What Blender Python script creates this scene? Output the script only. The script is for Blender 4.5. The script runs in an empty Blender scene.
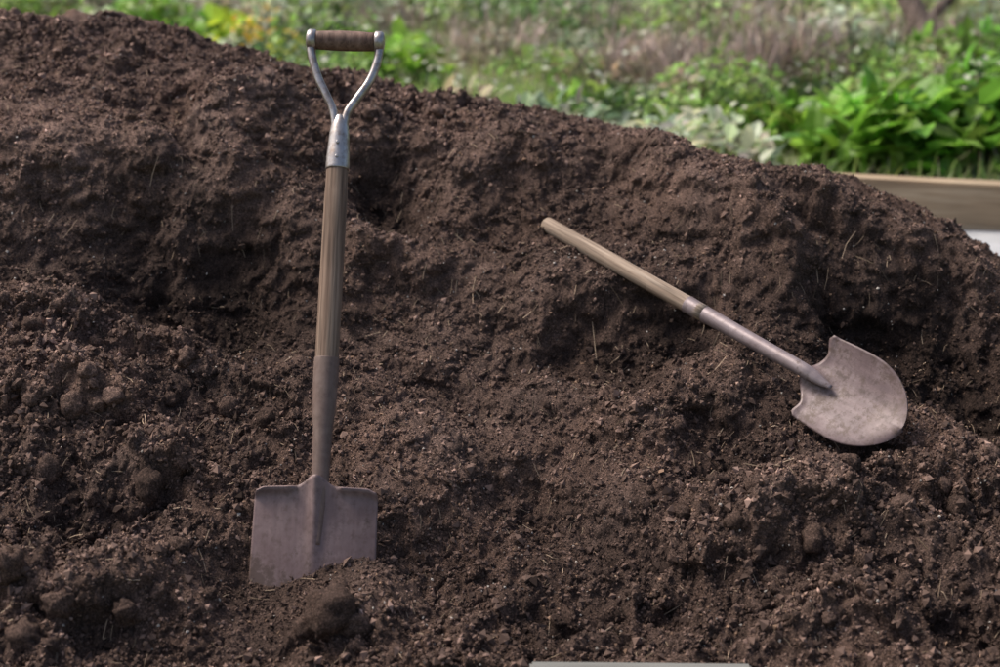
import bpy, math, numpy as np
from mathutils import Matrix, Vector
rng=np.random.default_rng(7)
scene=bpy.context.scene
scene.view_settings.view_transform='Standard'
scene.view_settings.look='None'
scene.view_settings.exposure=0

# ------------------------------------------------------------------ camera
C=np.array([0.0,-2.9,1.45]); PITCH=math.radians(17); F=50/36*1000
FW=np.array([0,math.cos(PITCH),-math.sin(PITCH)]); UP=np.array([0,math.sin(PITCH),math.cos(PITCH)])
RT=np.array([1.0,0,0])
def ray(u,v): return FW+RT*((u-500)/F)+UP*(-(v-333.5)/F)
def P(u,v,t): return C+ray(u,v)*t
def proj(p):
    d=np.asarray(p)-C; f=d@FW
    return 500+F*(d@RT)/f, 333.5-F*(d@UP)/f, f
cd=bpy.data.cameras.new('camera'); cam=bpy.data.objects.new('camera',cd)
scene.collection.objects.link(cam); scene.camera=cam
cam.location=C; cam.rotation_euler=(math.radians(90)-PITCH,0,0)
cd.lens=50; cd.sensor_width=36; cd.clip_end=2000; cd.clip_start=0.05
cd.dof.use_dof=True; cd.dof.focus_distance=2.5; cd.dof.aperture_fstop=2.8

# ------------------------------------------------------------------ noise
TB=rng.random((8,256,256))*2-1
def vn(x,y,seed=0):
    ix=np.floor(x).astype(int); iy=np.floor(y).astype(int)
    fx=x-ix; fy=y-iy
    fx=fx*fx*fx*(fx*(fx*6-15)+10); fy=fy*fy*fy*(fy*(fy*6-15)+10)
    T=TB[seed%8]; a=ix&255; b=iy&255; a1=(ix+1)&255; b1=(iy+1)&255
    return (T[a,b]*(1-fx)+T[a1,b]*fx)*(1-fy)+(T[a,b1]*(1-fx)+T[a1,b1]*fx)*fy
def fbm(x,y,fr,o=4,g=0.5,seed=0,kind=0):
    s=0; a=1; n=0; X=x*fr+seed*13.7; Y=y*fr-seed*7.3
    for i in range(o):
        v=vn(X,Y,seed+i)
        if kind==1: v=np.abs(v)*2-0.7
        if kind==2: v=0.7-np.abs(v)*2
        s=s+a*v; n+=a; a*=g
        X,Y=(X*0.8-Y*0.6)*2.03+5.1,(X*0.6+Y*0.8)*2.03+1.7
    return s/n
def worley(x,y,fr,seed=0):
    X=x*fr; Y=y*fr; ix=np.floor(X).astype(int); iy=np.floor(Y).astype(int)
    d=np.full(X.shape,9.0); idv=np.zeros(X.shape)
    T1=TB[seed%8]; T2=TB[(seed+3)%8]; T3=TB[(seed+5)%8]
    for i in (-1,0,1):
        for j in (-1,0,1):
            a=(ix+i)&255; b=(iy+j)&255
            px=ix+i+0.5+0.45*T1[a,b]; py=iy+j+0.5+0.45*T2[a,b]
            q=(X-px)**2+(Y-py)**2
            m=q<d; d=np.where(m,q,d); idv=np.where(m,T3[a,b],idv)
    return np.sqrt(d),idv
def sstep(a,b,x):
    t=np.clip((x-a)/(b-a),0,1); return t*t*(3-2*t)

# ------------------------------------------------------------------ ground terrain
def ground_h(x,y):
    z=0.45*sstep(-1.2,1.2,y)
    z=z+1.3*sstep(0,1,(y-3.0)/26)
    z=z+np.clip(y-4,0,8)*0.035
    return z

# ------------------------------------------------------------------ pile base surface
cp=[]
for (u,v,t) in [
 (-150,12,3.6),(0,27,3.5),(100,31,3.46),(200,52,3.42),(290,76,3.4),(345,86,3.38),(420,99,3.37),(500,109,3.35),
 (600,126,3.33),(700,147,3.3),(800,168,3.25),(870,190,3.2),(925,222,3.15),(1000,280,3.08),(1100,355,3.0),
 (500,667,2.1),(500,583,2.28),(500,480,2.5),(500,380,2.72),(500,280,2.92),(500,200,3.08),
 (0,667,2.05),(0,560,2.22),(0,450,2.42),(0,340,2.65),(0,240,2.85),(0,160,3.0),(0,90,3.2),
 (250,667,2.1),(250,583,2.28),(250,470,2.46),(250,370,2.68),(250,280,2.9),(250,190,3.05),(250,125,3.2),
 (750,667,2.12),(750,570,2.28),(750,470,2.48),(750,370,2.66),(750,280,2.84),(750,210,3.0),
 (1000,667,2.08),(1000,570,2.25),(1000,470,2.45),(1000,390,2.65),(1000,330,2.85),
 (-150,667,2.05),(-150,400,2.5),(-150,200,2.9),(1150,667,2.05),(1150,500,2.35)]:
    cp.append(P(u,v,t))
for p in [(-2.2,.8,1.1),(-2.2,0,.8),(-2.2,-.9,.35),(-3.6,.8,.1),(-3.6,-.7,-.1),(2.0,.1,.3),(2.0,-.8,.15),(2.9,0,-.1),(2.9,-1,-.2),
          (2.9,1.2,.2),(-1.3,1.7,.85),(0,1.25,.6),(.7,1.15,.42),(1.25,.85,.38),(-1.3,2.6,.3),(0,2.0,.3),(1.2,1.8,.3),(-2.3,2,.5),(-3.6,2.4,.1),
          (-2,-1.9,.0),(0,-1.9,.05),(2,-1.9,-.05),(-2,-2.7,-.25),(0,-2.7,-.25),(2,-2.7,-.25)]:
    cp.append(np.array(p,float))
cp=np.array(cp)
def tps(r2): return 0.5*r2*np.log(r2+1e-9)
n=len(cp)
D=((cp[:,None,:2]-cp[None,:,:2])**2).sum(-1)
A=np.zeros((n+3,n+3)); A[:n,:n]=tps(D)+np.eye(n)*2e-3
A[:n,n]=1; A[:n,n+1:]=cp[:,:2]; A[n,:n]=1; A[n+1:,:n]=cp[:,:2].T
W=np.linalg.solve(A,np.concatenate([cp[:,2],np.zeros(3)]))
def base_h(x,y):
    z=W[n]+W[n+1]*x+W[n+2]*y
    for i in range(n):
        z=z+W[i]*tps((x-cp[i,0])**2+(y-cp[i,1])**2)
    return z
def hit(u,v,fn):
    t=np.arange(1.6,6,0.004); r=ray(u,v)
    q=C[None]+r[None]*t[:,None]
    below=q[:,2]<fn(q[:,0],q[:,1])
    k=int(np.argmax(below)); return t[k] if below.any() else 3.3
# (u,v, sx, sy, angle, amp)
feats=[
 (262,126,.11,.08,20,.095),(222,160,.13,.055,-58,.07),(165,210,.13,.05,-50,.055),(60,172,.20,.06,5,.075),(235,205,.05,.07,0,.04),
 (185,272,.14,.085,16,-.105),(105,230,.09,.06,20,-.065),(20,235,.07,.05,0,-.05),(300,232,.06,.07,-60,.05),(272,262,.07,.04,30,.035),
 (388,182,.075,.055,5,-.095),(355,150,.05,.05,0,.02),(430,215,.06,.04,0,-.025),(505,172,.12,.085,0,.070),(455,225,.07,.05,0,.035),(400,272,.11,.045,-10,.055),(345,295,.05,.05,0,.035),
 (620,165,.12,.06,-30,.055),(705,212,.16,.05,-42,.09),(775,275,.12,.045,-50,.07),
 (590,335,.15,.06,10,-.075),(690,310,.07,.05,0,-.05),(480,330,.05,.05,0,-.025),
 (905,310,.17,.07,-12,-.115),(960,368,.10,.06,0,-.08),(850,238,.19,.04,-22,.06),(800,215,.08,.04,-20,.04),(965,292,.12,.033,-25,.05),(835,290,.05,.05,0,-.04),
 (720,400,.08,.05,0,.055),(640,430,.09,.05,-10,.045),(560,395,.08,.05,0,.035),(660,500,.10,.06,0,.03),(800,530,.13,.055,0,.065),(940,480,.11,.05,0,.05),(970,600,.06,.045,0,-.075),(850,620,.1,.04,0,.035),
 (545,500,.13,.045,-35,-.050),(460,400,.11,.045,-35,-.042),(420,480,.10,.08,0,.035),(600,600,.15,.05,0,-.035),
 (60,405,.12,.05,0,.06),(60,500,.13,.06,0,-.05),(150,470,.07,.04,0,.05),(215,400,.10,.05,0,-.045),(130,340,.12,.04,0,.045),(30,310,.10,.04,0,.04),
 (340,625,.06,.035,0,.035),(170,595,.10,.04,0,.03),(60,590,.13,.05,0,.055),(560,290,.10,.05,0,.04),(420,560,.1,.05,0,-.025)]
FE=[]
for (u,v,sx,sy,a,am) in feats:
    t=hit(u,v,base_h); p=P(u,v,t); FE.append((p[0],p[1],sx,sy,math.radians(a),am))
def rough_mask(x,y):
    m=fbm(x,y,1.6,3,.5,3)*1.3
    m=m+0.55*sstep(-.2,-1.0,x)*sstep(.1,-.4,y)+0.35*sstep(.25,.9,x)*sstep(-.2,-.7,y)-0.2
    return np.clip(m*0.9+0.42,0,1)
def near_tool(x,y):
    return np.exp(-(((x+.31)/.17)**2+((y+.85)/.085)**2)**2)
def full_h(x,y,fine=True):
    wx=x+0.045*fbm(x,y,6,3,.5,1)+.018*fbm(x,y,18,3,.6,5); wy=y+0.045*fbm(x,y,6,3,.5,2)+.018*fbm(x,y,18,3,.6,6)
    b0=base_h(x,y); z=b0
    for (fx,fy,sx,sy,a,am) in FE:
        dx=wx-fx; dy=wy-fy; c,s=math.cos(a),math.sin(a)
        ly=-dx*s+dy*c
        if am<0: ys=np.where(ly>0,sy*.75,sy*1.8)
        else: ys=np.where(ly>0,sy*1.6,sy*.75)
        r=((dx*c+dy*s)/sx)**2+(ly/ys)**2
        z=z+am*np.exp(-0.5*r**1.3)
    R=rough_mask(x,y); nt_=near_tool(x,y); N=1-.8*nt_
    z=b0+(z-b0)*(1-.9*nt_)
    z=z+N*(.036*fbm(x,y,3.2,3,.5,2)+.030*fbm(wx,wy,8,4,.6,4,2)*(0.55+R))+nt_*np.clip(.32*(x+.30),-.05,.04)
    if fine:
        z=z+N*.018*fbm(wx,wy,19,4,.62,6,1)*(0.4+R)
        z=z+N*.0085*fbm(x,y,60,3,.75,1)*(0.65+.7*R)
        d,i=worley(wx+.012*fbm(x,y,40,2,.5,3),wy+.012*fbm(x,y,40,2,.5,4),15,1)
        z=z+N*.036*np.clip(0.62-d,0,1)**.55*np.clip(i,0,1)*R
        d,i=worley(x+.006*fbm(x,y,80,2,.5,3),y+.006*fbm(x,y,80,2,.5,4),48,2)
        z=z+N*.016*np.clip(0.6-d,0,1)**.6*np.clip(i+.3,0,1)*(.35+R*.8)
    return z
def shift(x,y,z):
    """sideways crumble so that steep banks are not streaky"""
    N=1-near_tool(x,y)
    a=fbm(x,z*1.3+y*.3,26,4,.65,3); b=fbm(x*.8+y*.2,z*1.3,11,3,.6,5)
    return x+N*.010*fbm(z*1.4,y+x*.3,30,3,.65,6), y+N*(.018*a+.022*b), z

# ------------------------------------------------------------------ mesh helpers
def mk(name,verts,faces,mat=None,smooth=False,col=None,parent=None):
    verts=np.asarray(verts,np.float32); faces=np.asarray(faces,np.int32)
    me=bpy.data.meshes.new(name); k=faces.shape[1]; nf=len(faces)
    me.vertices.add(len(verts)); me.vertices.foreach_set('co',verts.ravel())
    me.loops.add(nf*k); me.loops.foreach_set('vertex_index',faces.ravel())
    me.polygons.add(nf); me.polygons.foreach_set('loop_start',np.arange(nf,dtype=np.int32)*k)
    me.polygons.foreach_set('loop_total',np.full(nf,k,np.int32))
    me.polygons.foreach_set('use_smooth',np.full(nf,smooth,bool))
    me.update(calc_edges=True)
    if col is not None:
        at=me.color_attributes.new('Col','FLOAT_COLOR','POINT')
        c4=np.ones((len(verts),4),np.float32); c4[:,:3]=col; at.data.foreach_set('color',c4.ravel())
    if mat: me.materials.append(mat)
    ob=bpy.data.objects.new(name,me); scene.collection.objects.link(ob)
    if parent: ob.parent=parent
    return ob
def grid_faces(nx,ny):
    i=np.arange(nx-1); j=np.arange(ny-1); I,J=np.meshgrid(i,j,indexing='ij')
    a=(I*ny+J).ravel(); return np.stack([a,a+ny,a+ny+1,a+1],1)
def empty(name):
    o=bpy.data.objects.new(name,None); scene.collection.objects.link(o); o.empty_display_size=.1; return o

# ------------------------------------------------------------------ material helper
class M:
    def __init__(s,name):
        s.m=bpy.data.materials.new(name); s.m.use_nodes=True; s.t=s.m.node_tree; s.b=s.t.nodes['Principled BSDF']
        s.tc=s.t.nodes.new('ShaderNodeTexCoord')
    def L(s,a,b): s.t.links.new(a,b)
    def N(s,k): return s.t.nodes.new(k)
    def noise(s,scale,detail=4,rough=.6,coord='Object',vec=None,stretch=None):
        nd=s.N('ShaderNodeTexNoise'); nd.inputs['Scale'].default_value=scale; nd.inputs['Detail'].default_value=detail; nd.inputs['Roughness'].default_value=rough
        src=s.tc.outputs[coord]
        if stretch:
            mp=s.N('ShaderNodeMapping'); mp.inputs['Scale'].default_value=stretch; s.L(src,mp.inputs['Vector']); src=mp.outputs[0]
        s.L(src,nd.inputs['Vector']); return nd.outputs['Fac']
    def ramp(s,fac,stops):
        r=s.N('ShaderNodeValToRGB'); e=r.color_ramp.elements
        while len(e)<len(stops): e.new(.5)
        for q,(p,c) in zip(e,stops):
            q.position=p; q.color=(*c,1) if len(c)==3 else c
        s.L(fac,r.inputs[0]); return r.outputs[0]
    def mix(s,f,a,b,mode='MIX'):
        x=s.N('ShaderNodeMix'); x.data_type='RGBA'; x.blend_type=mode
        for v,i in ((f,0),(a,6),(b,7)):
            if isinstance(v,(int,float)): x.inputs[i].default_value=v
            elif isinstance(v,tuple): x.inputs[i].default_value=(*v,1)
            else: s.L(v,x.inputs[i])
        return x.outputs[2]
    def bump(s,h,strength,dist,prev=None):
        b=s.N('ShaderNodeBump'); b.inputs['Strength'].default_value=strength; b.inputs['Distance'].default_value=dist
        s.L(h,b.inputs['Height'])
        if prev: s.L(prev,b.inputs['Normal'])
        return b.outputs[0]
    def col(s,c):
        if isinstance(c,tuple): s.b.inputs['Base Color'].default_value=(*c,1)
        else: s.L(c,s.b.inputs['Base Color'])
    def rough(s,v): s.b.inputs['Roughness'].default_value=v

m=M('soil')
fin=m.noise(300,3,.8)
at=m.N('ShaderNodeAttribute'); at.attribute_name='Col'
c3=m.ramp(fin,[(.30,(.25,.24,.235)),(.52,(1,1,1)),(.70,(2.5,2.4,2.35))])
c=m.mix(1.0,at.outputs['Color'],c3,'MULTIPLY')
m.col(c); m.rough(.95); m.b.inputs['Specular IOR Level'].default_value=.15
m.L(m.bump(m.noise(170,5,.8),1.0,.010),m.b.inputs['Normal']); SOIL=m.m
m=M('soil_crumb'); at=m.N('ShaderNodeAttribute'); at.attribute_name='Col'
m.col(at.outputs['Color']); m.rough(.95); m.b.inputs['Specular IOR Level'].default_value=.15; CRUMB=m.m

# ------------------------------------------------------------------ pile mesh
def axis(lo,a,b,hi,st):
    mid=np.arange(a,b,st); 
    def out(s,e):
        L=[];p=s;d=st
        sg=1 if e>s else -1
        while (e-p)*sg>0: d=min(d*1.18,.08); p=p+sg*d; L.append(p)
        return L
    return np.array(out(a,lo)[::-1]+list(mid)+out(mid[-1],hi))
xs=axis(-3.4,-1.32,1.28,2.7,.0032); ys=axis(-2.5,-1.12,.78,2.3,.0030)
X,Y=np.meshgrid(xs,ys,indexing='ij'); 
Z=full_h(X,Y); bh=base_h(X,Y)
SD=np.array([.138,.092,.075])
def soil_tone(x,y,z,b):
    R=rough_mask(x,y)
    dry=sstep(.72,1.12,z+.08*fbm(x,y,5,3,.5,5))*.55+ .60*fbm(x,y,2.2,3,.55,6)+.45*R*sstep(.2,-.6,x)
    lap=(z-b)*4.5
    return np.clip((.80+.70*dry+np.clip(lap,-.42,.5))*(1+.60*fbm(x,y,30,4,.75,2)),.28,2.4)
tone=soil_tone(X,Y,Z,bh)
warm=.06*fbm(X,Y,7,3,.6,1)
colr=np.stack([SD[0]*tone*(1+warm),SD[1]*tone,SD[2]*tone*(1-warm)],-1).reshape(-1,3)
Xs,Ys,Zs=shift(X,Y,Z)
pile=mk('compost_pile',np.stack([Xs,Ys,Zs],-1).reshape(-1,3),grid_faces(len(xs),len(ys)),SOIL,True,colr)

def pick(nn): return rng.uniform(-1.4,1.35,nn),rng.uniform(-1.12,.75,nn)
octv=np.array([[1,0,0],[-1,0,0],[0,1,0],[0,-1,0],[0,0,1],[0,0,-1]],float)
octf=np.array([[0,2,4],[2,1,4],[1,3,4],[3,0,4],[2,0,5],[1,2,5],[3,1,5],[0,3,5]])
def randrot(k):
    q=rng.normal(size=(k,4)); q/=np.linalg.norm(q,axis=1)[:,None]; w,x,y,z=q.T
    return np.stack([1-2*(y*y+z*z),2*(x*y-z*w),2*(x*z+y*w),2*(x*y+z*w),1-2*(x*x+z*z),2*(y*z-x*w),2*(x*z-y*w),2*(y*z+x*w),1-2*(x*x+y*y)],1).reshape(k,3,3)
NC=310000
x,y=pick(NC); keep=rng.random(NC)<(.4+.6*np.clip(rough_mask(x,y)+.4*fbm(x,y,8,3,.5,2),0,1)); x=x[keep]; y=y[keep]; k=len(x)
Rk=rough_mask(x,y)
s=.0014*np.exp(np.abs(rng.normal(0,1,k))*(.56+.22*Rk)); s=np.clip(s,0,.0095)
z=full_h(x,y); tl=soil_tone(x,y,z,base_h(x,y)); x2,y2,z2=shift(x,y,z); z=z2+s*.4; x,y=x2,y2
sc=s[:,None]*rng.uniform(.6,1.4,(k,3))
V=(octv[None]*rng.uniform(.7,1.2,(k,6,1)))*sc[:,None,:]
V=np.einsum('kij,kvj->kvi',randrot(k),V)+np.stack([x,y,z],1)[:,None]
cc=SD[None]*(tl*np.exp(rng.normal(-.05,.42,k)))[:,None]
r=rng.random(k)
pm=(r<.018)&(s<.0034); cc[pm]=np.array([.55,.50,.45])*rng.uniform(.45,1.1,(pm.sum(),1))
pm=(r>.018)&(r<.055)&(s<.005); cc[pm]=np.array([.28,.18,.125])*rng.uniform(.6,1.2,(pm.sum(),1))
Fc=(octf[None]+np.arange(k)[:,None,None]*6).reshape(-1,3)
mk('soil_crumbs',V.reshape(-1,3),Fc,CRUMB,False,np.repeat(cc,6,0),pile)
import bmesh
bm=bmesh.new(); bmesh.ops.create_icosphere(bm,subdivisions=3,radius=1); iv=np.array([v.co[:] for v in bm.verts]); iF=np.array([[v.index for v in f.verts] for f in bm.faces]); bm.free()
NK=2600; x,y=pick(NK*3); keep=rng.random(NK*3)<np.clip(rough_mask(x,y)*1.2-.30,0.04,1)**1.4; x=x[keep][:NK]; y=y[keep][:NK]; k=len(x)
s=np.clip(.0055*np.exp(rng.normal(.2,.55,k)),.003,.020)
hp=[(330,612,.036),(355,628,.022),(306,628,.018),(150,487,.028),(178,548,.016),(48,470,.022),(95,500,.018),(815,548,.022),(850,575,.018),(900,560,.018),(735,520,.016),(170,400,.018),(75,405,.022),(115,395,.018),(870,540,.018),(955,545,.018),(15,560,.028),(60,600,.022),(25,640,.024),(155,600,.018),
    (835,440,.013),(812,424,.012),(858,448,.012),(796,405,.010)]
for (u,v,sz) in hp:
    p=P(u,v,hit(u,v,full_h)); x=np.append(x,p[0]); y=np.append(y,p[1]); s=np.append(s,sz)
sel=near_tool(x,y)<.3; x=x[sel];y=y[sel];s=s[sel]
k=len(x); z=full_h(x,y)-s*.2
tn_=soil_tone(x,y,z,base_h(x,y)); x,y,z=shift(x,y,z)
V=[]
for i in range(k):
    o=rng.uniform(0,200,3); p=iv
    d=1+.36*fbm(p[:,0]*1+o[0],p[:,1]+p[:,2]*.7+o[1],1.5,4,.8,1)+.38*fbm(p[:,2]+o[1],p[:,0]-p[:,1]*.6+o[2],3.2,3,.8,4,1)
    V.append(p*d[:,None]*s[i]*rng.uniform(.7,1.25,3))
V=np.array(V); V=np.einsum('kij,kvj->kvi',randrot(k),V)+np.stack([x,y,z],1)[:,None]
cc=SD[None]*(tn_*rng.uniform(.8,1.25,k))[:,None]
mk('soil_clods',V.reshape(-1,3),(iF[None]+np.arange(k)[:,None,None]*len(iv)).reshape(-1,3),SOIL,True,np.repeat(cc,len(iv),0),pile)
NS=3800; x,y=pick(NS); k=NS
L=rng.uniform(.004,.02,k)*np.where(rng.random(k)<.10,2.2,1); a=rng.uniform(0,2*np.pi,k); w=rng.uniform(.0004,.0010,k)
dx=np.cos(a)*L; dy=np.sin(a)*L
def onsurf(x,y):
    z=full_h(x,y); x2,y2,z2=shift(x,y,z); return np.stack([x2,y2,z2+.002],1)
P0=onsurf(x-dx/2,y-dy/2);P1=onsurf(x+dx/2,y+dy/2);PM=(P0+P1)/2; PS=onsurf(x,y); PM[:,2]=np.maximum(PM[:,2],PS[:,2])
bend=rng.uniform(-.15,.15,k)*L; PM[:,0]+=bend*-np.sin(a); PM[:,1]+=bend*np.cos(a)
Vs=[]
for Q in (P0,PM,P1):
    for ang in (0,2.1,4.2):
        Vs.append(Q+np.stack([-np.sin(a)*np.cos(ang)*w,np.cos(a)*np.cos(ang)*w,np.full(k,math.sin(ang))*w],1))
V=np.stack(Vs,1); f=[]
for s0 in (0,3):
    for j in range(3): f.append([s0+j,s0+(j+1)%3,s0+3+(j+1)%3,s0+3+j])
f=np.array(f)
cc=np.array([.38,.285,.205])[None]*rng.uniform(.25,1.2,(k,1))
mk('straw_bits',V.reshape(-1,3),(f[None]+np.arange(k)[:,None,None]*9).reshape(-1,4),CRUMB,False,np.repeat(cc,9,0),pile)

# ------------------------------------------------------------------ tube sweeper
def tube(name,pts,rad,mat,parent,seg=24,cap=True,flat=None,updir=(0,1,0)):
    pts=np.array(pts,float); k=len(pts); T=np.gradient(pts,axis=0); T/=np.linalg.norm(T,axis=1)[:,None]
    V=[]
    ud=np.array(updir,float)
    for i in range(k):
        nn=ud-T[i]*(ud@T[i]); nn/=np.linalg.norm(nn); b=np.cross(T[i],nn)
        r=rad[i]; ra,rb=(r,r) if np.isscalar(r) else r
        for j in range(seg):
            a=2*math.pi*j/seg; ca,sa=math.cos(a),math.sin(a)
            if flat:
                ca=math.copysign(abs(ca)**flat,ca); sa=math.copysign(abs(sa)**flat,sa)
            V.append(pts[i]+nn*ca*ra+b*sa*rb)
    F_=[]
    for i in range(k-1):
        for j in range(seg):
            F_.append((i*seg+j,i*seg+(j+1)%seg,(i+1)*seg+(j+1)%seg,(i+1)*seg+j))
    if cap: F_.append(tuple(range(seg))[::-1]); F_.append(tuple((k-1)*seg+j for j in range(seg)))
    me=bpy.data.meshes.new(name); me.from_pydata([tuple(v) for v in V],[],F_); me.update()
    for p in me.polygons: p.use_smooth=len(p.vertices)==4
    me.materials.append(mat); o=bpy.data.objects.new(name,me); scene.collection.objects.link(o); o.parent=parent
    return o
def spline(pts,k):
    pts=np.array(pts,float); n_=len(pts); out=[]
    ext=np.vstack([2*pts[0]-pts[1],pts,2*pts[-1]-pts[-2]])
    for q in np.linspace(0,n_-1-1e-6,k):
        i=int(q); f=q-i; p0,p1,p2,p3=ext[i:i+4]
        out.append(.5*((2*p1)+(-p0+p2)*f+(2*p0-5*p1+4*p2-p3)*f*f+(-p0+3*p1-3*p2+p3)*f**3))
    return np.array(out)

def wood(name,dark,mid_,light,rough=.75):
    m=M(name)
    g=m.noise(60,4,.65,stretch=(1,1,.035)); g2=m.noise(9,3,.6,stretch=(1,1,.5)); g3=m.noise(260,3,.6,stretch=(1,1,.03))
    c=m.ramp(g,[(.3,dark),(.5,mid_),(.7,light)])
    c=m.mix(.8,c,m.ramp(g2,[(.3,(.6,.57,.54)),(.7,(1.3,1.3,1.3))]),'MULTIPLY')
    c=m.mix(.8,c,m.ramp(g3,[(.35,(.5,.5,.5)),(.5,(1,1,1)),(.7,(1.2,1.2,1.2))]),'MULTIPLY')
    m.col(c); m.rough(rough); m.L(m.bump(g3,.5,.0012),m.b.inputs['Normal']); m.b.inputs['Specular IOR Level'].default_value=.3
    return m.m
WOOD=wood('shaft_wood',(.13,.08,.058),(.22,.152,.114),(.32,.24,.185))
GRIP=wood('grip_wood',(.11,.062,.048),(.18,.11,.085),(.26,.175,.14),.6)
GREYW=wood('shovel_wood',(.20,.145,.108),(.34,.262,.202),(.48,.395,.32))
def metal(name,stops,metallic,rough,dirt=(.09,.06,.05),dirtamt=.6,pos=(.5,.72),cake=.22):
    m=M(name); a=m.noise(14,5,.7); b=m.noise(70,5,.7); 
    c=m.ramp(a,stops); 
    dm=m.ramp(b,[(pos[0],(0,0,0)),(pos[1],(dirtamt,)*3)]); c=m.mix(dm,c,dirt)
    sc=m.noise(90,3,.6,stretch=(1,1,.06)); c=m.mix(.5,c,m.ramp(sc,[(.35,(.75,.75,.75)),(.65,(1.2,1.2,1.2))]),'MULTIPLY')
    sx_=m.N('ShaderNodeSeparateXYZ'); m.L(m.tc.outputs['Object'],sx_.inputs[0])
    mr=m.N('ShaderNodeMapRange'); mr.inputs['From Min'].default_value=.07; mr.inputs['From Max'].default_value=-.02; m.L(sx_.outputs[2],mr.inputs['Value'])
    cn=m.noise(26,6,.75); ad=m.N('ShaderNodeMath'); ad.operation='MULTIPLY_ADD'; ad.inputs[1].default_value=cake; m.L(mr.outputs[0],ad.inputs[0]); m.L(cn,ad.inputs[2])
    ck=m.ramp(ad.outputs[0],[(.60,(0,0,0)),(.70,(.85,.85,.85))]); c=m.mix(ck,c,(.095,.062,.05))
    m.col(c); m.b.inputs['Metallic'].default_value=metallic
    rr=m.N('ShaderNodeMapRange'); rr.inputs['To Min'].default_value=rough-.1; rr.inputs['To Max'].default_value=rough+.2; m.L(b,rr.inputs['Value']); m.L(rr.outputs[0],m.b.inputs['Roughness'])
    m.L(m.bump(b,.3,.001),m.b.inputs['Normal']); return m.m
STEEL=metal('weathered_steel',[(.3,(.40,.37,.36)),(.7,(.60,.57,.55))],.85,.30,(.22,.155,.12),.7,(.45,.65))
RUST=metal('worn_steel',[(.3,(.155,.10,.098)),(.5,(.215,.148,.145)),(.7,(.28,.205,.20))],.15,.52,(.11,.072,.062),.75)
RUSTD=metal('dirty_steel',[(.3,(.105,.07,.072)),(.5,(.15,.105,.108)),(.7,(.23,.178,.18))],.12,.46,(.08,.053,.045),.9,(.50,.66),.07)
RUST2=metal('socket_steel',[(.3,(.125,.08,.068)),(.5,(.178,.122,.104)),(.7,(.23,.17,.148))],.12,.58,(.09,.06,.05),.6)
GREYM=metal('grey_steel',[(.3,(.20,.155,.16)),(.7,(.33,.275,.285))],.25,.42,(.13,.09,.075),.5,(.52,.7),.05)

# ------------------------------------------------------------------ spade
tb=hit(316,583,full_h)+.015
A0=P(314.5,583,tb); A1=P(344.5,40,tb+.22)
ax=A1-A0; LEN=np.linalg.norm(ax); ax/=LEN
xr=np.array([1.0,0.02,0]); xr-=ax*(xr@ax); xr/=np.linalg.norm(xr); yb=np.cross(ax,xr)
spade=empty('garden_spade')
spade.matrix_world=Matrix(((xr[0],yb[0],ax[0],A0[0]),(xr[1],yb[1],ax[1],A0[1]),(xr[2],yb[2],ax[2],A0[2]),(0,0,0,1)))
ss=np.linspace(-.1,1.1,1201); sv=np.array([proj(A0+ax*q)[1] for q in ss])
def S(v): return float(np.interp(-v,-sv,ss))
def LX(u,v):
    q=S(v); uu,_,f=proj(A0+ax*q); return (u-uu)*f/F
zt=S(168); zb=S(362)
zz=np.linspace(zb-.03,zt+.02,30)
tube('shaft',[(0,0,q) for q in zz],[.0205 if q<zt-.04 else .0195 for q in zz],WOOD,spade,28)
tube('handle_socket',spline([(0,0,q) for q in (zt-.004,zt-.001,zt+.02,S(148),S(135),S(124),S(116))],30),
     list(np.interp(np.linspace(0,6,30),range(7),[.0200,.0214,.0210,.0195,.0180,.0150,.0100])),STEEL,spade,28)
gz=S(41); gl=LX(312,41); gr=LX(379,41)
def arm(name,pix):
    pts=[(LX(u,v),0,S(v)) for u,v in pix]; pts=spline(pts,40)
    f=np.linspace(0,1,40)
    rad=[(.0085+.0035*q,.0078-.0005*q) for q in f]
    tube(name,pts,rad,STEEL,spade,16,True,.8)
arm('fork_arm_left',[(311,38),(312,56),(318,78),(327,97),(334,114),(336,138),(336.5,158)])
arm('fork_arm_right',[(380,38),(378,58),(370,80),(357,99),(346.5,115),(342.5,138),(341,158)])
for nm,xx,sg in (('grip_cap_left',gl,-1),('grip_cap_right',gr,1)):
    tube(nm,[(xx-sg*.008,0,gz),(xx-sg*.006,0,gz),(xx+sg*.004,0,gz),(xx+sg*.008,0,gz),(xx+sg*.010,0,gz)],[.017,.0195,.0195,.017,.010],STEEL,spade,24,updir=(0,1,0))
q=np.linspace(0,1,16)
tube('grip',[(gl+.006+(gr-gl-.012)*a,0,gz) for a in q],[.0165+.0018*math.sin(math.pi*a) for a in q],GRIP,spade,28)
for i,v in enumerate((146,160)):
    tube('rivet_%d'%(i+1),[(0,-.018,S(v)),(0,-.0222,S(v)),(0,-.0232,S(v))],[.003,.003,.002],STEEL,spade,12,updir=(0,0,1))
zn=S(482)
prof=[(zb+.006,.0210,.0210),(zb+.002,.0218,.0218),(zb-.04,.0215,.0215),(zb-.09,.0192,.0192),(S(430),.017,.017),(S(460),.0155,.0145),(zn,.0150,.0125),(S(500),.013,.009),(S(520),.010,.006),(S(545),.006,.003)]
pts=spline([(0,-.0035*max(0,(1-(a[0]-S(545))/.1)) if a[0]<zn else 0,a[0]) for a in prof],60)
rd=spline([(a[1],a[2],0) for a in prof],60)
tube('socket',pts,[(r_[1],r_[0]) for r_ in rd],RUST2,spade,28)
zs=S(489); hw=.5*(LX(378,490)-LX(255,490)); cx=.5*(LX(378,490)+LX(255,490))
nu,nv=61,41; V=[]
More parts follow.
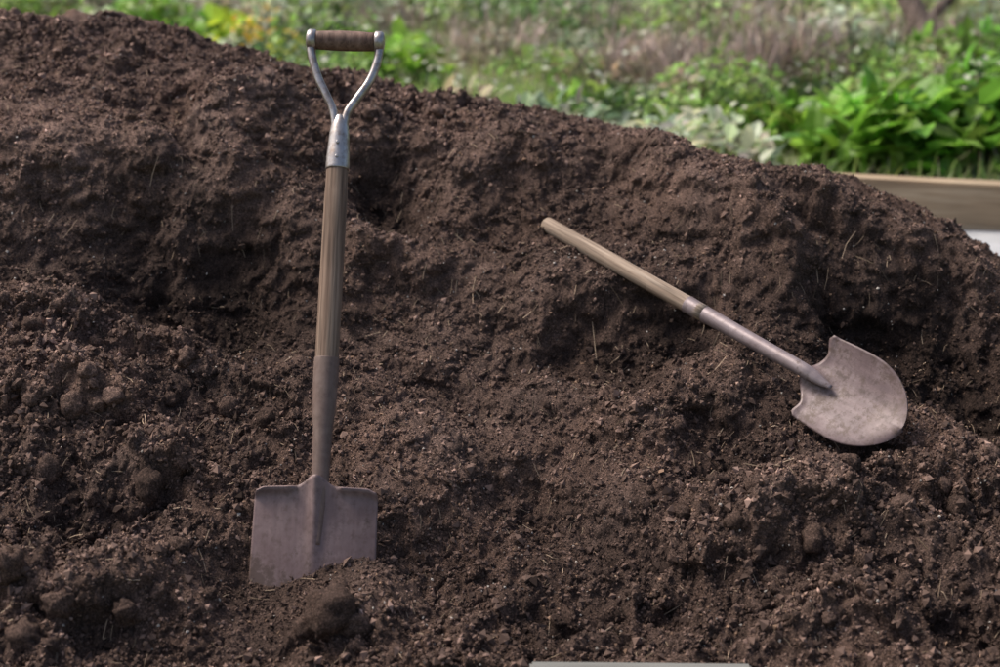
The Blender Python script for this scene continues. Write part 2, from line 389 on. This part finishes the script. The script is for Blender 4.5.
for i in range(nu):
    a=-1+2*i/(nu-1)
    neck=math.exp(-(abs(a)/.22)**2)
    topz=zs+.011*neck*2-.005*sstep(.86,1.0,abs(a))+.002*math.sin(min(1,abs(a))*3.1)
    for j in range(nv):
        b=j/(nv-1)
        z_=topz+(-.07-topz)*b
        wv=hw*(1+.022*b)  -.003*sstep(.04,0,b)
        yy=.010*(a*a)*(.6+.4*b)  -.012*math.exp(-(a/.10)**2)*(1-b)*sstep(1.0,.3,b) -.010*math.exp(-(a/.35)**2)*math.exp(-b*7)
        fold=sstep(.30,.45,abs(a))*math.exp(-(b/.03)**2)
        yy+= -.011*fold
        V.append((cx+a*wv,yy,z_))
bl=mk('blade',V,grid_faces(nu,nv),RUST,True,None,spade)
sd=bl.modifiers.new('s','SOLIDIFY'); sd.thickness=.0028; sd.offset=0
# ------------------------------------------------------------------ shovel lying on the pile
tA=hit(545,226,full_h)-.022; tB=hit(845,430,full_h)+.020
H0=P(546,224,tA); K=P(800,368,tB)
ax=H0-K; L2=np.linalg.norm(ax); ax/=L2
tocam=(C-K); tocam/=np.linalg.norm(tocam)
nrm=tocam*.85+np.array([.0,0,.32]); nrm-=ax*(nrm@ax); nrm/=np.linalg.norm(nrm)
xr=np.cross(nrm,ax); xr/=np.linalg.norm(xr)
yb=-nrm
if np.dot(np.cross(xr,yb),ax)<0: xr=-xr
low=1 if proj(K+xr*.05)[1]>proj(K)[1] else -1
shovel=empty('round_point_shovel')
shovel.matrix_world=Matrix(((xr[0],yb[0],ax[0],K[0]),(xr[1],yb[1],ax[1],K[1]),(xr[2],yb[2],ax[2],K[2]),(0,0,0,1)))
zj=L2*.38
tube('shaft',[(0,0,q) for q in np.linspace(zj-.03,L2-.004,20)]+[(0,0,L2)],[.0168]*20+[.0150],GREYW,shovel,28)
tube('socket',spline([(0,0,zj+.012),(0,0,zj+.008),(0,0,zj*.7),(0,0,zj*.3),(0,-.001,0),(0,.004,-.03),(0,.010,-.07)],50),
     [(a,b) for a,b in zip(np.interp(np.linspace(0,1,50),[0,.1,.4,.7,.85,1],[.0170,.0180,.0150,.0125,.010,.002]),np.interp(np.linspace(0,1,50),[0,.1,.4,.7,.85,1],[.0170,.0180,.0150,.0135,.013,.004]))],GREYM,shovel,24)
BL=.222; BW=.086; nu,nv=49,49; V=[]
def halfw(s_):
    if s_<.42: return BW*(1+.04*math.sin(s_/.42*math.pi*.5))
    q_=(s_-.42)/.58; return BW*1.04*max(0,1-q_**2.3)**.58
for j in range(nv):
    s_=j/(nv-1); s_=1-(1-s_)**1.5
    w_=max(halfw(s_),.0005)
    for i in range(nu):
        a=-1+2*i/(nu-1)
        al=max(0,a*low)
        lead=.022*(1-math.exp(-(abs(a)/.40)**2)) -.014*sstep(.55,.95,abs(a))+.006*sstep(.9,1,abs(a))+.022*sstep(0.1,1,al)
        z_=-(.002+lead*(1-s_)**2+BL*s_)
        yy=.024-.026*(abs(a)*w_/BW)**2*(1-.9*al) -.016*sstep(.35,0,s_)*math.exp(-(a/.22)**2)*1.0-.008*sstep(.7,1,s_)*(1-al) -.004*sstep(.08,0,s_)*abs(a)
        V.append((a*w_*(1-.06*al),yy,z_))
bl=mk('blade',V,grid_faces(nv,nu),RUSTD,True,None,shovel)
sd=bl.modifiers.new('s','SOLIDIFY'); sd.thickness=.0025; sd.offset=0

# ------------------------------------------------------------------ ground
m=M('meadow_soil'); c=m.ramp(m.noise(.9,5,.7),[(.35,(.08,.11,.04)),(.5,(.13,.16,.07)),(.62,(.17,.145,.10)),(.75,(.23,.19,.15))])
m.col(m.mix(.7,c,m.ramp(m.noise(22,4,.7),[(.3,(.5,.5,.5)),(.7,(1.4,1.4,1.4))]),'MULTIPLY')); m.rough(.95); GM=m.m
gx=np.concatenate([-np.geomspace(600,6,30),np.linspace(-5.7,5.7,60),np.geomspace(6,600,30)])
gy=np.concatenate([-np.geomspace(600,6,30),np.linspace(-5.7,24,150),np.geomspace(25,900,30)])
X,Y=np.meshgrid(gx,gy,indexing='ij'); Zg=ground_h(X,Y)+np.where((Y>2),.06,.01)*fbm(X,Y,.9,3,.5,2)*sstep(60,20,np.abs(Y))
Zg=Zg+sstep(60,500,Y)*30*(0.6+.4*fbm(X,Y,.004,3,.5,1))
mk('ground',np.stack([X,Y,Zg],-1).reshape(-1,3),grid_faces(len(gx),len(gy)),GM,True)
m=M('concrete'); c=m.ramp(m.noise(7,5,.65),[(.3,(.32,.33,.345)),(.7,(.46,.47,.485))]); m.col(c); m.rough(.85); m.L(m.bump(m.noise(80,4,.7),.4,.004),m.b.inputs['Normal'])
def box(name,lo,hi,mat,parent=None,bev=.004,sub=None):
    bm=bmesh.new(); bmesh.ops.create_cube(bm,size=1)
    for v in bm.verts: v.co=Vector([(lo[i]+hi[i])/2+v.co[i]*(hi[i]-lo[i]) for i in range(3)])
    bmesh.ops.bevel(bm,geom=list(bm.edges),offset=bev,segments=2,affect='EDGES')
    me=bpy.data.meshes.new(name); bm.to_mesh(me); bm.free(); me.materials.append(mat); o=bpy.data.objects.new(name,me); scene.collection.objects.link(o)
    if parent: o.parent=parent
    return o
o=box('concrete_path',(-.9,-.95,-.12),(2.6,-.075,.0),m.m,None,.01); 
o.location=(1.75,1.62,.475); o.rotation_euler=(0,0,math.radians(-12))
m=M('sleeper_wood'); g=m.noise(30,4,.65,stretch=(.05,1,1)); g2=m.noise(4,3,.6,stretch=(.4,1,1))
c=m.ramp(g,[(.3,(.20,.14,.085)),(.5,(.35,.26,.165)),(.72,(.54,.44,.31))]); c=m.mix(.8,c,m.ramp(g2,[(.3,(.6,.6,.6)),(.7,(1.3,1.27,1.25))]),'MULTIPLY')
m.col(c); m.rough(.85); m.L(m.bump(g,.5,.004),m.b.inputs['Normal']); SLW=m.m
o=box('timber_sleeper',(-2.6,-.04,-.20),(2.6,.055,.0),SLW,None,.006); pc=P(935,180,4.42)
o.location=(pc[0],pc[1],pc[2]); o.rotation_euler=(0,math.radians(1.2),math.radians(-9))
m=M('board_wood'); g=m.noise(40,4,.65,stretch=(.05,1,1)); c=m.ramp(g,[(.3,(.11,.11,.10)),(.7,(.22,.22,.205))]); m.col(c); m.rough(.8); m.L(m.bump(g,.5,.003),m.b.inputs['Normal'])
tf=hit(640,662,full_h); pf=P(642,661,tf-.07)
o=box('weathered_board',(-.17,-.09,-.022),(.165,.0,.0),m.m,None,.004); o.location=pf; o.rotation_euler=(math.radians(8),math.radians(1.2),math.radians(1))

# ------------------------------------------------------------------ vegetation
def leafmat(name,trans=.45):
    m=M(name); at=m.N('ShaderNodeAttribute'); at.attribute_name='Col'
    m.L(at.outputs['Color'],m.b.inputs['Base Color']); m.rough(.45)
    m.b.inputs['Specular IOR Level'].default_value=.5
    tr=m.N('ShaderNodeBsdfTranslucent'); m.L(at.outputs['Color'],tr.inputs['Color'])
    mx=m.N('ShaderNodeMixShader'); mx.inputs[0].default_value=trans; m.L(m.b.outputs[0],mx.inputs[1]); m.L(tr.outputs[0],mx.inputs[2])
    m.L(mx.outputs[0],m.t.nodes['Material Output'].inputs['Surface']); return m.m
LEAF=leafmat('leaf'); 
m=M('dry_stem'); at=m.N('ShaderNodeAttribute'); at.attribute_name='Col'; m.L(at.outputs['Color'],m.b.inputs['Base Color']); m.rough(.8); DRY=m.m
def leaves(name,pos,size,aspect,col,droop=.5,mat=LEAF,parent=None):
    k=len(pos); az=rng.uniform(0,2*np.pi,k); el=rng.normal(.25,droop,k)
    d=np.stack([np.cos(az)*np.cos(el),np.sin(az)*np.cos(el),np.sin(el)],1)
    sd_=np.stack([-np.sin(az),np.cos(az),rng.normal(0,.35,k)],1); sd_/=np.linalg.norm(sd_,axis=1)[:,None]
    nn=np.cross(d,sd_); s=size[:,None]; w=s*aspect/2
    m0=pos; m1=pos+d*s*.35+nn*s*.05; m2=pos+d*s*.7+nn*s*.03; m3=pos+d*s-nn*s*.08
    l1=pos+d*s*.28+sd_*w+nn*s*.12; l2=pos+d*s*.68+sd_*w*.8+nn*s*.09
    r1=pos+d*s*.28-sd_*w+nn*s*.12; r2=pos+d*s*.68-sd_*w*.8+nn*s*.09
    V=np.stack([m0,m1,m2,m3,l1,l2,r1,r2],1)
    tri=np.array([[0,1,4],[1,2,5],[1,5,4],[2,3,5],[0,6,1],[6,7,2],[6,2,1],[7,3,2]])
    return mk(name,V.reshape(-1,3),(tri[None]+np.arange(k)[:,None,None]*8).reshape(-1,3),mat,False,np.repeat(col,8,0),parent)
def blades(name,pos,hgt,wid,col,lean=.35,mat=LEAF,parent=None):
    k=len(pos); az=rng.uniform(0,2*np.pi,k); l=np.abs(rng.normal(0,lean,k))
    d=np.stack([np.cos(az)*l,np.sin(az)*l,np.ones(k)],1); d/=np.linalg.norm(d,axis=1)[:,None]
    a2=rng.uniform(0,2*np.pi,k); sd_=np.stack([np.cos(a2),np.sin(a2),np.zeros(k)],1)
    h=hgt[:,None]; w=wid[:,None]; hz=np.stack([np.cos(az),np.sin(az),-.3*np.ones(k)],1)*l[:,None]
    m1=pos+d*h*.5; m2=pos+d*h+hz*h*.45
    V=np.stack([pos-sd_*w/2,pos+sd_*w/2,m1-sd_*w*.4,m1+sd_*w*.4,m2],1)
    tri=np.array([[0,1,3],[0,3,2],[2,3,4]])
    return mk(name,V.reshape(-1,3),(tri[None]+np.arange(k)[:,None,None]*5).reshape(-1,3),mat,False,np.repeat(col,5,0),parent)
def gh(x,y): return ground_h(x,y)+.06*fbm(x,y,.9,3,.5,2)
def GP(u,v):
    t=np.arange(4,30,.02); q=C[None]+ray(u,v)[None]*t[:,None]; b=q[:,2]<gh(q[:,0],q[:,1])
    k=int(np.argmax(b)) if b.any() else len(t)-1
    return q[k,:2]
def vary(base,k,lo=.6,hi=1.4,hue=.15):
    c=np.array(base)[None]*rng.uniform(lo,hi,(k,1)); c=c*(1+rng.uniform(-hue,hue,(k,3))); return np.clip(c,0,1)
k=80000; x=rng.uniform(-5,7,k); y=rng.uniform(1.7,14,k)
dens=fbm(x,y,1.1,3,.5,3)+.25; kp=rng.random(k)<np.clip(.45+dens,0.05,1); x=x[kp];y=y[kp];k=len(x)
tone_=fbm(x,y,.8,3,.5,5)[:,None]
cg=vary((.31,.43,.12),k,.6,1.4)*(1+.6*tone_); cb=vary((.54,.49,.36),k,.6,1.3); mk_=(rng.random(k)<np.clip(.22-fbm(x,y,.7,3,.5,6),.05,.8))[:,None]
blades('meadow_grass',np.stack([x,y,gh(x,y)-.01],1),rng.uniform(.05,.16,k),rng.uniform(.005,.012,k),np.where(mk_,cb,cg),.5)
def clump(cx_,cy_,r,h,nl,size,base,asp=.5,zb=0,lo=.5,hi=1.55):
    rr=r*np.sqrt(rng.random(nl)); a=rng.uniform(0,2*np.pi,nl); x=cx_+rr*np.cos(a); y=cy_+rr*np.sin(a)
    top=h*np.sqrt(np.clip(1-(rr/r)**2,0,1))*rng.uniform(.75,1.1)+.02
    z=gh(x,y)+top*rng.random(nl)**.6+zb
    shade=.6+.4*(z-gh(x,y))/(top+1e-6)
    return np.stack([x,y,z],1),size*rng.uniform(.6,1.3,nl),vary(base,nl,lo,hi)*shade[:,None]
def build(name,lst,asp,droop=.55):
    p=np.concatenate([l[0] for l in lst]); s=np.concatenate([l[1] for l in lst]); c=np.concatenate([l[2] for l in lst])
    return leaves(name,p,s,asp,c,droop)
pal=[(.25,.40,.09),(.32,.49,.12),(.11,.19,.06),(.42,.52,.20),(.35,.42,.28),(.42,.38,.25),(.56,.60,.43),(.08,.13,.05)]
lst=[]
for i in range(430):
    x=rng.uniform(-4.5,6.5); y=rng.uniform(2.2,13)
    r=rng.uniform(.12,.4)
    if fbm(np.array([x]),np.array([y]),.7,3,.5,6)[0]>.3: continue
    lst.append(clump(x,y,r,rng.uniform(.08,.36),int(190*r/.25),rng.uniform(.045,.095),pal[rng.integers(len(pal))]))
build('meadow_weeds',lst,.55)
lst=[]
for (u,v,r,h,nl,sz,cl) in [(880,165,.30,.27,260,.16,(.25,.50,.06)),(955,160,.28,.22,220,.16,(.22,.45,.06)),(820,150,.25,.2,190,.14,(.27,.49,.07)),(920,150,.3,.25,190,.16,(.21,.44,.05)),
      (760,140,.22,.13,150,.11,(.29,.48,.09)),(1010,120,.35,.33,260,.14,(.21,.42,.06)),(690,130,.22,.12,160,.09,(.29,.49,.10)),(590,115,.2,.12,150,.09,(.31,.51,.10)),(980,75,.5,.3,360,.11,(.22,.41,.07)),(1060,150,.4,.35,300,.14,(.21,.42,.06))]:
    g=GP(u,v); lst.append(clump(g[0],g[1],r,h,nl,sz,cl,lo=.30,hi=1.4))
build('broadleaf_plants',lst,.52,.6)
lst=[]
for (u,v,r,h,nl,sz,cl) in [(235,60,.16,.30,80,.12,(.46,.60,.06)),(285,75,.14,.20,70,.10,(.50,.58,.10)),(150,40,.3,.3,220,.10,(.28,.48,.08)),(40,12,.5,.3,400,.08,(.15,.30,.05)),(400,80,.3,.22,170,.10,(.32,.52,.08)),(210,50,.2,.25,120,.10,(.28,.48,.08)),
       (440,25,.5,.25,300,.08,(.34,.48,.15)),(560,40,.5,.3,350,.07,(.2,.33,.10)),(870,30,.6,.25,500,.06,(.44,.60,.17)),(330,30,.4,.25,260,.07,(.34,.41,.25)),(690,40,.5,.25,300,.07,(.32,.47,.14)),(780,8,.6,.25,300,.07,(.36,.5,.16))]:
    g=GP(u,v); lst.append(clump(g[0],g[1],r,h,nl,sz,cl))
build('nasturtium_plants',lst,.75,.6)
g=GP(262,70); k=40; p=np.stack([g[0]+rng.normal(0,.10,k),g[1]+rng.normal(0,.1,k),np.zeros(k)],1); p[:,2]=gh(p[:,0],p[:,1])+rng.uniform(.15,.36,k)
leaves('yellow_flowers',p,np.full(k,.045),.8,vary((.75,.50,.06),k,.7,1.2),.5)
k=1300; x=rng.uniform(-3,5,k); y=rng.uniform(3,11,k); p=np.stack([x,y,gh(x,y)+rng.uniform(.08,.28,k)],1)
leaves('white_flowers',p,rng.uniform(.025,.055,k),.9,vary((.70,.72,.60),k,.7,1.2,.05),.4)
lst=[]; cols=[]
for (u,v,r,h,nn_) in [(720,95,.35,.40,600),(790,85,.35,.45,700),(640,80,.3,.3,350),(500,55,.4,.3,300),(930,60,.35,.35,400),(600,40,.4,.3,300),(380,40,.3,.3,250),(750,40,.6,.4,500),(120,25,.4,.3,250)]:
    g=GP(u,v); a=rng.uniform(0,2*np.pi,nn_); rr=r*np.sqrt(rng.random(nn_)); x=g[0]+rr*np.cos(a); y=g[1]+rr*np.sin(a)
    z=gh(x,y)+rng.random(nn_)**1.3*h*.5; lst.append(np.stack([x,y,z],1)); cols.append(vary((.46,.36,.31),nn_,.3,1.5,.08))
p=np.concatenate(lst); k=len(p)
blades('dry_brush',p,rng.uniform(.10,.30,k),rng.uniform(.005,.014,k),np.concatenate(cols),.9,DRY)
m=M('bark'); c=m.ramp(m.noise(25,4,.7,stretch=(1,1,.2)),[(.3,(.06,.042,.035)),(.7,(.17,.125,.105))]); m.col(c); m.rough(.9); BARK=m.m
lg=empty('fallen_branch'); g=GP(950,62); 
b0=np.array([g[0],g[1],gh(*g)-.05]); 
tube('limb',spline([b0,b0+[-.12,.25,.25],b0+[-.25,.5,.55],b0+[-.42,.8,.8]],24),list(np.linspace(.09,.05,24)),BARK,lg,14)
tube('side_limb',spline([b0+[-.12,.25,.25],b0+[.1,.3,.45],b0+[.3,.3,.55]],12),list(np.linspace(.045,.02,12)),BARK,lg,10)
st=empty('dry_sticks')
for i,(u,v,du,hh) in enumerate([(272,60,-.03,.45),(560,110,.1,.3),(600,100,-.15,.35),(880,150,.1,.4)]):
    g=GP(u,v); b0=np.array([g[0],g[1],gh(*g)]); tube('stick_%d'%(i+1),spline([b0,b0+[du*.5,.02,hh*.5],b0+[du*1.4,.05,hh]],8),list(np.linspace(.008,.004,8)),BARK,st,8)
lst=[]
for i in range(50):
    x=rng.uniform(-18,20); y=rng.uniform(19,28); r=rng.uniform(.8,1.8)
    lst.append(clump(x,y,r,rng.uniform(1.5,3.2),500,.18,[(.10,.18,.05),(.13,.22,.06),(.08,.14,.05)][rng.integers(3)]))
build('distant_shrubs',lst,.6)

# ------------------------------------------------------------------ light
el,az=math.radians(54),math.radians(-64)
w=bpy.data.worlds.new('World'); scene.world=w; w.use_nodes=True; nt=w.node_tree
sk=nt.nodes.new('ShaderNodeTexSky'); sk.sky_type='NISHITA'; sk.sun_disc=False; sk.sun_elevation=el; sk.sun_rotation=az; sk.air_density=1; sk.dust_density=6; sk.ozone_density=1
bg=nt.nodes['Background']; nt.links.new(sk.outputs[0],bg.inputs[0]); bg.inputs[1].default_value=.15
sl=bpy.data.lights.new('sun','SUN'); sl.energy=3.4; sl.angle=math.radians(18); sl.color=(1,.93,.85)
so=bpy.data.objects.new('sun',sl); scene.collection.objects.link(so)
sdv=Vector((math.sin(az)*math.cos(el),math.cos(az)*math.cos(el),math.sin(el))); so.rotation_euler=sdv.to_track_quat('Z','Y').to_euler()
so.location=(-3,2,6)
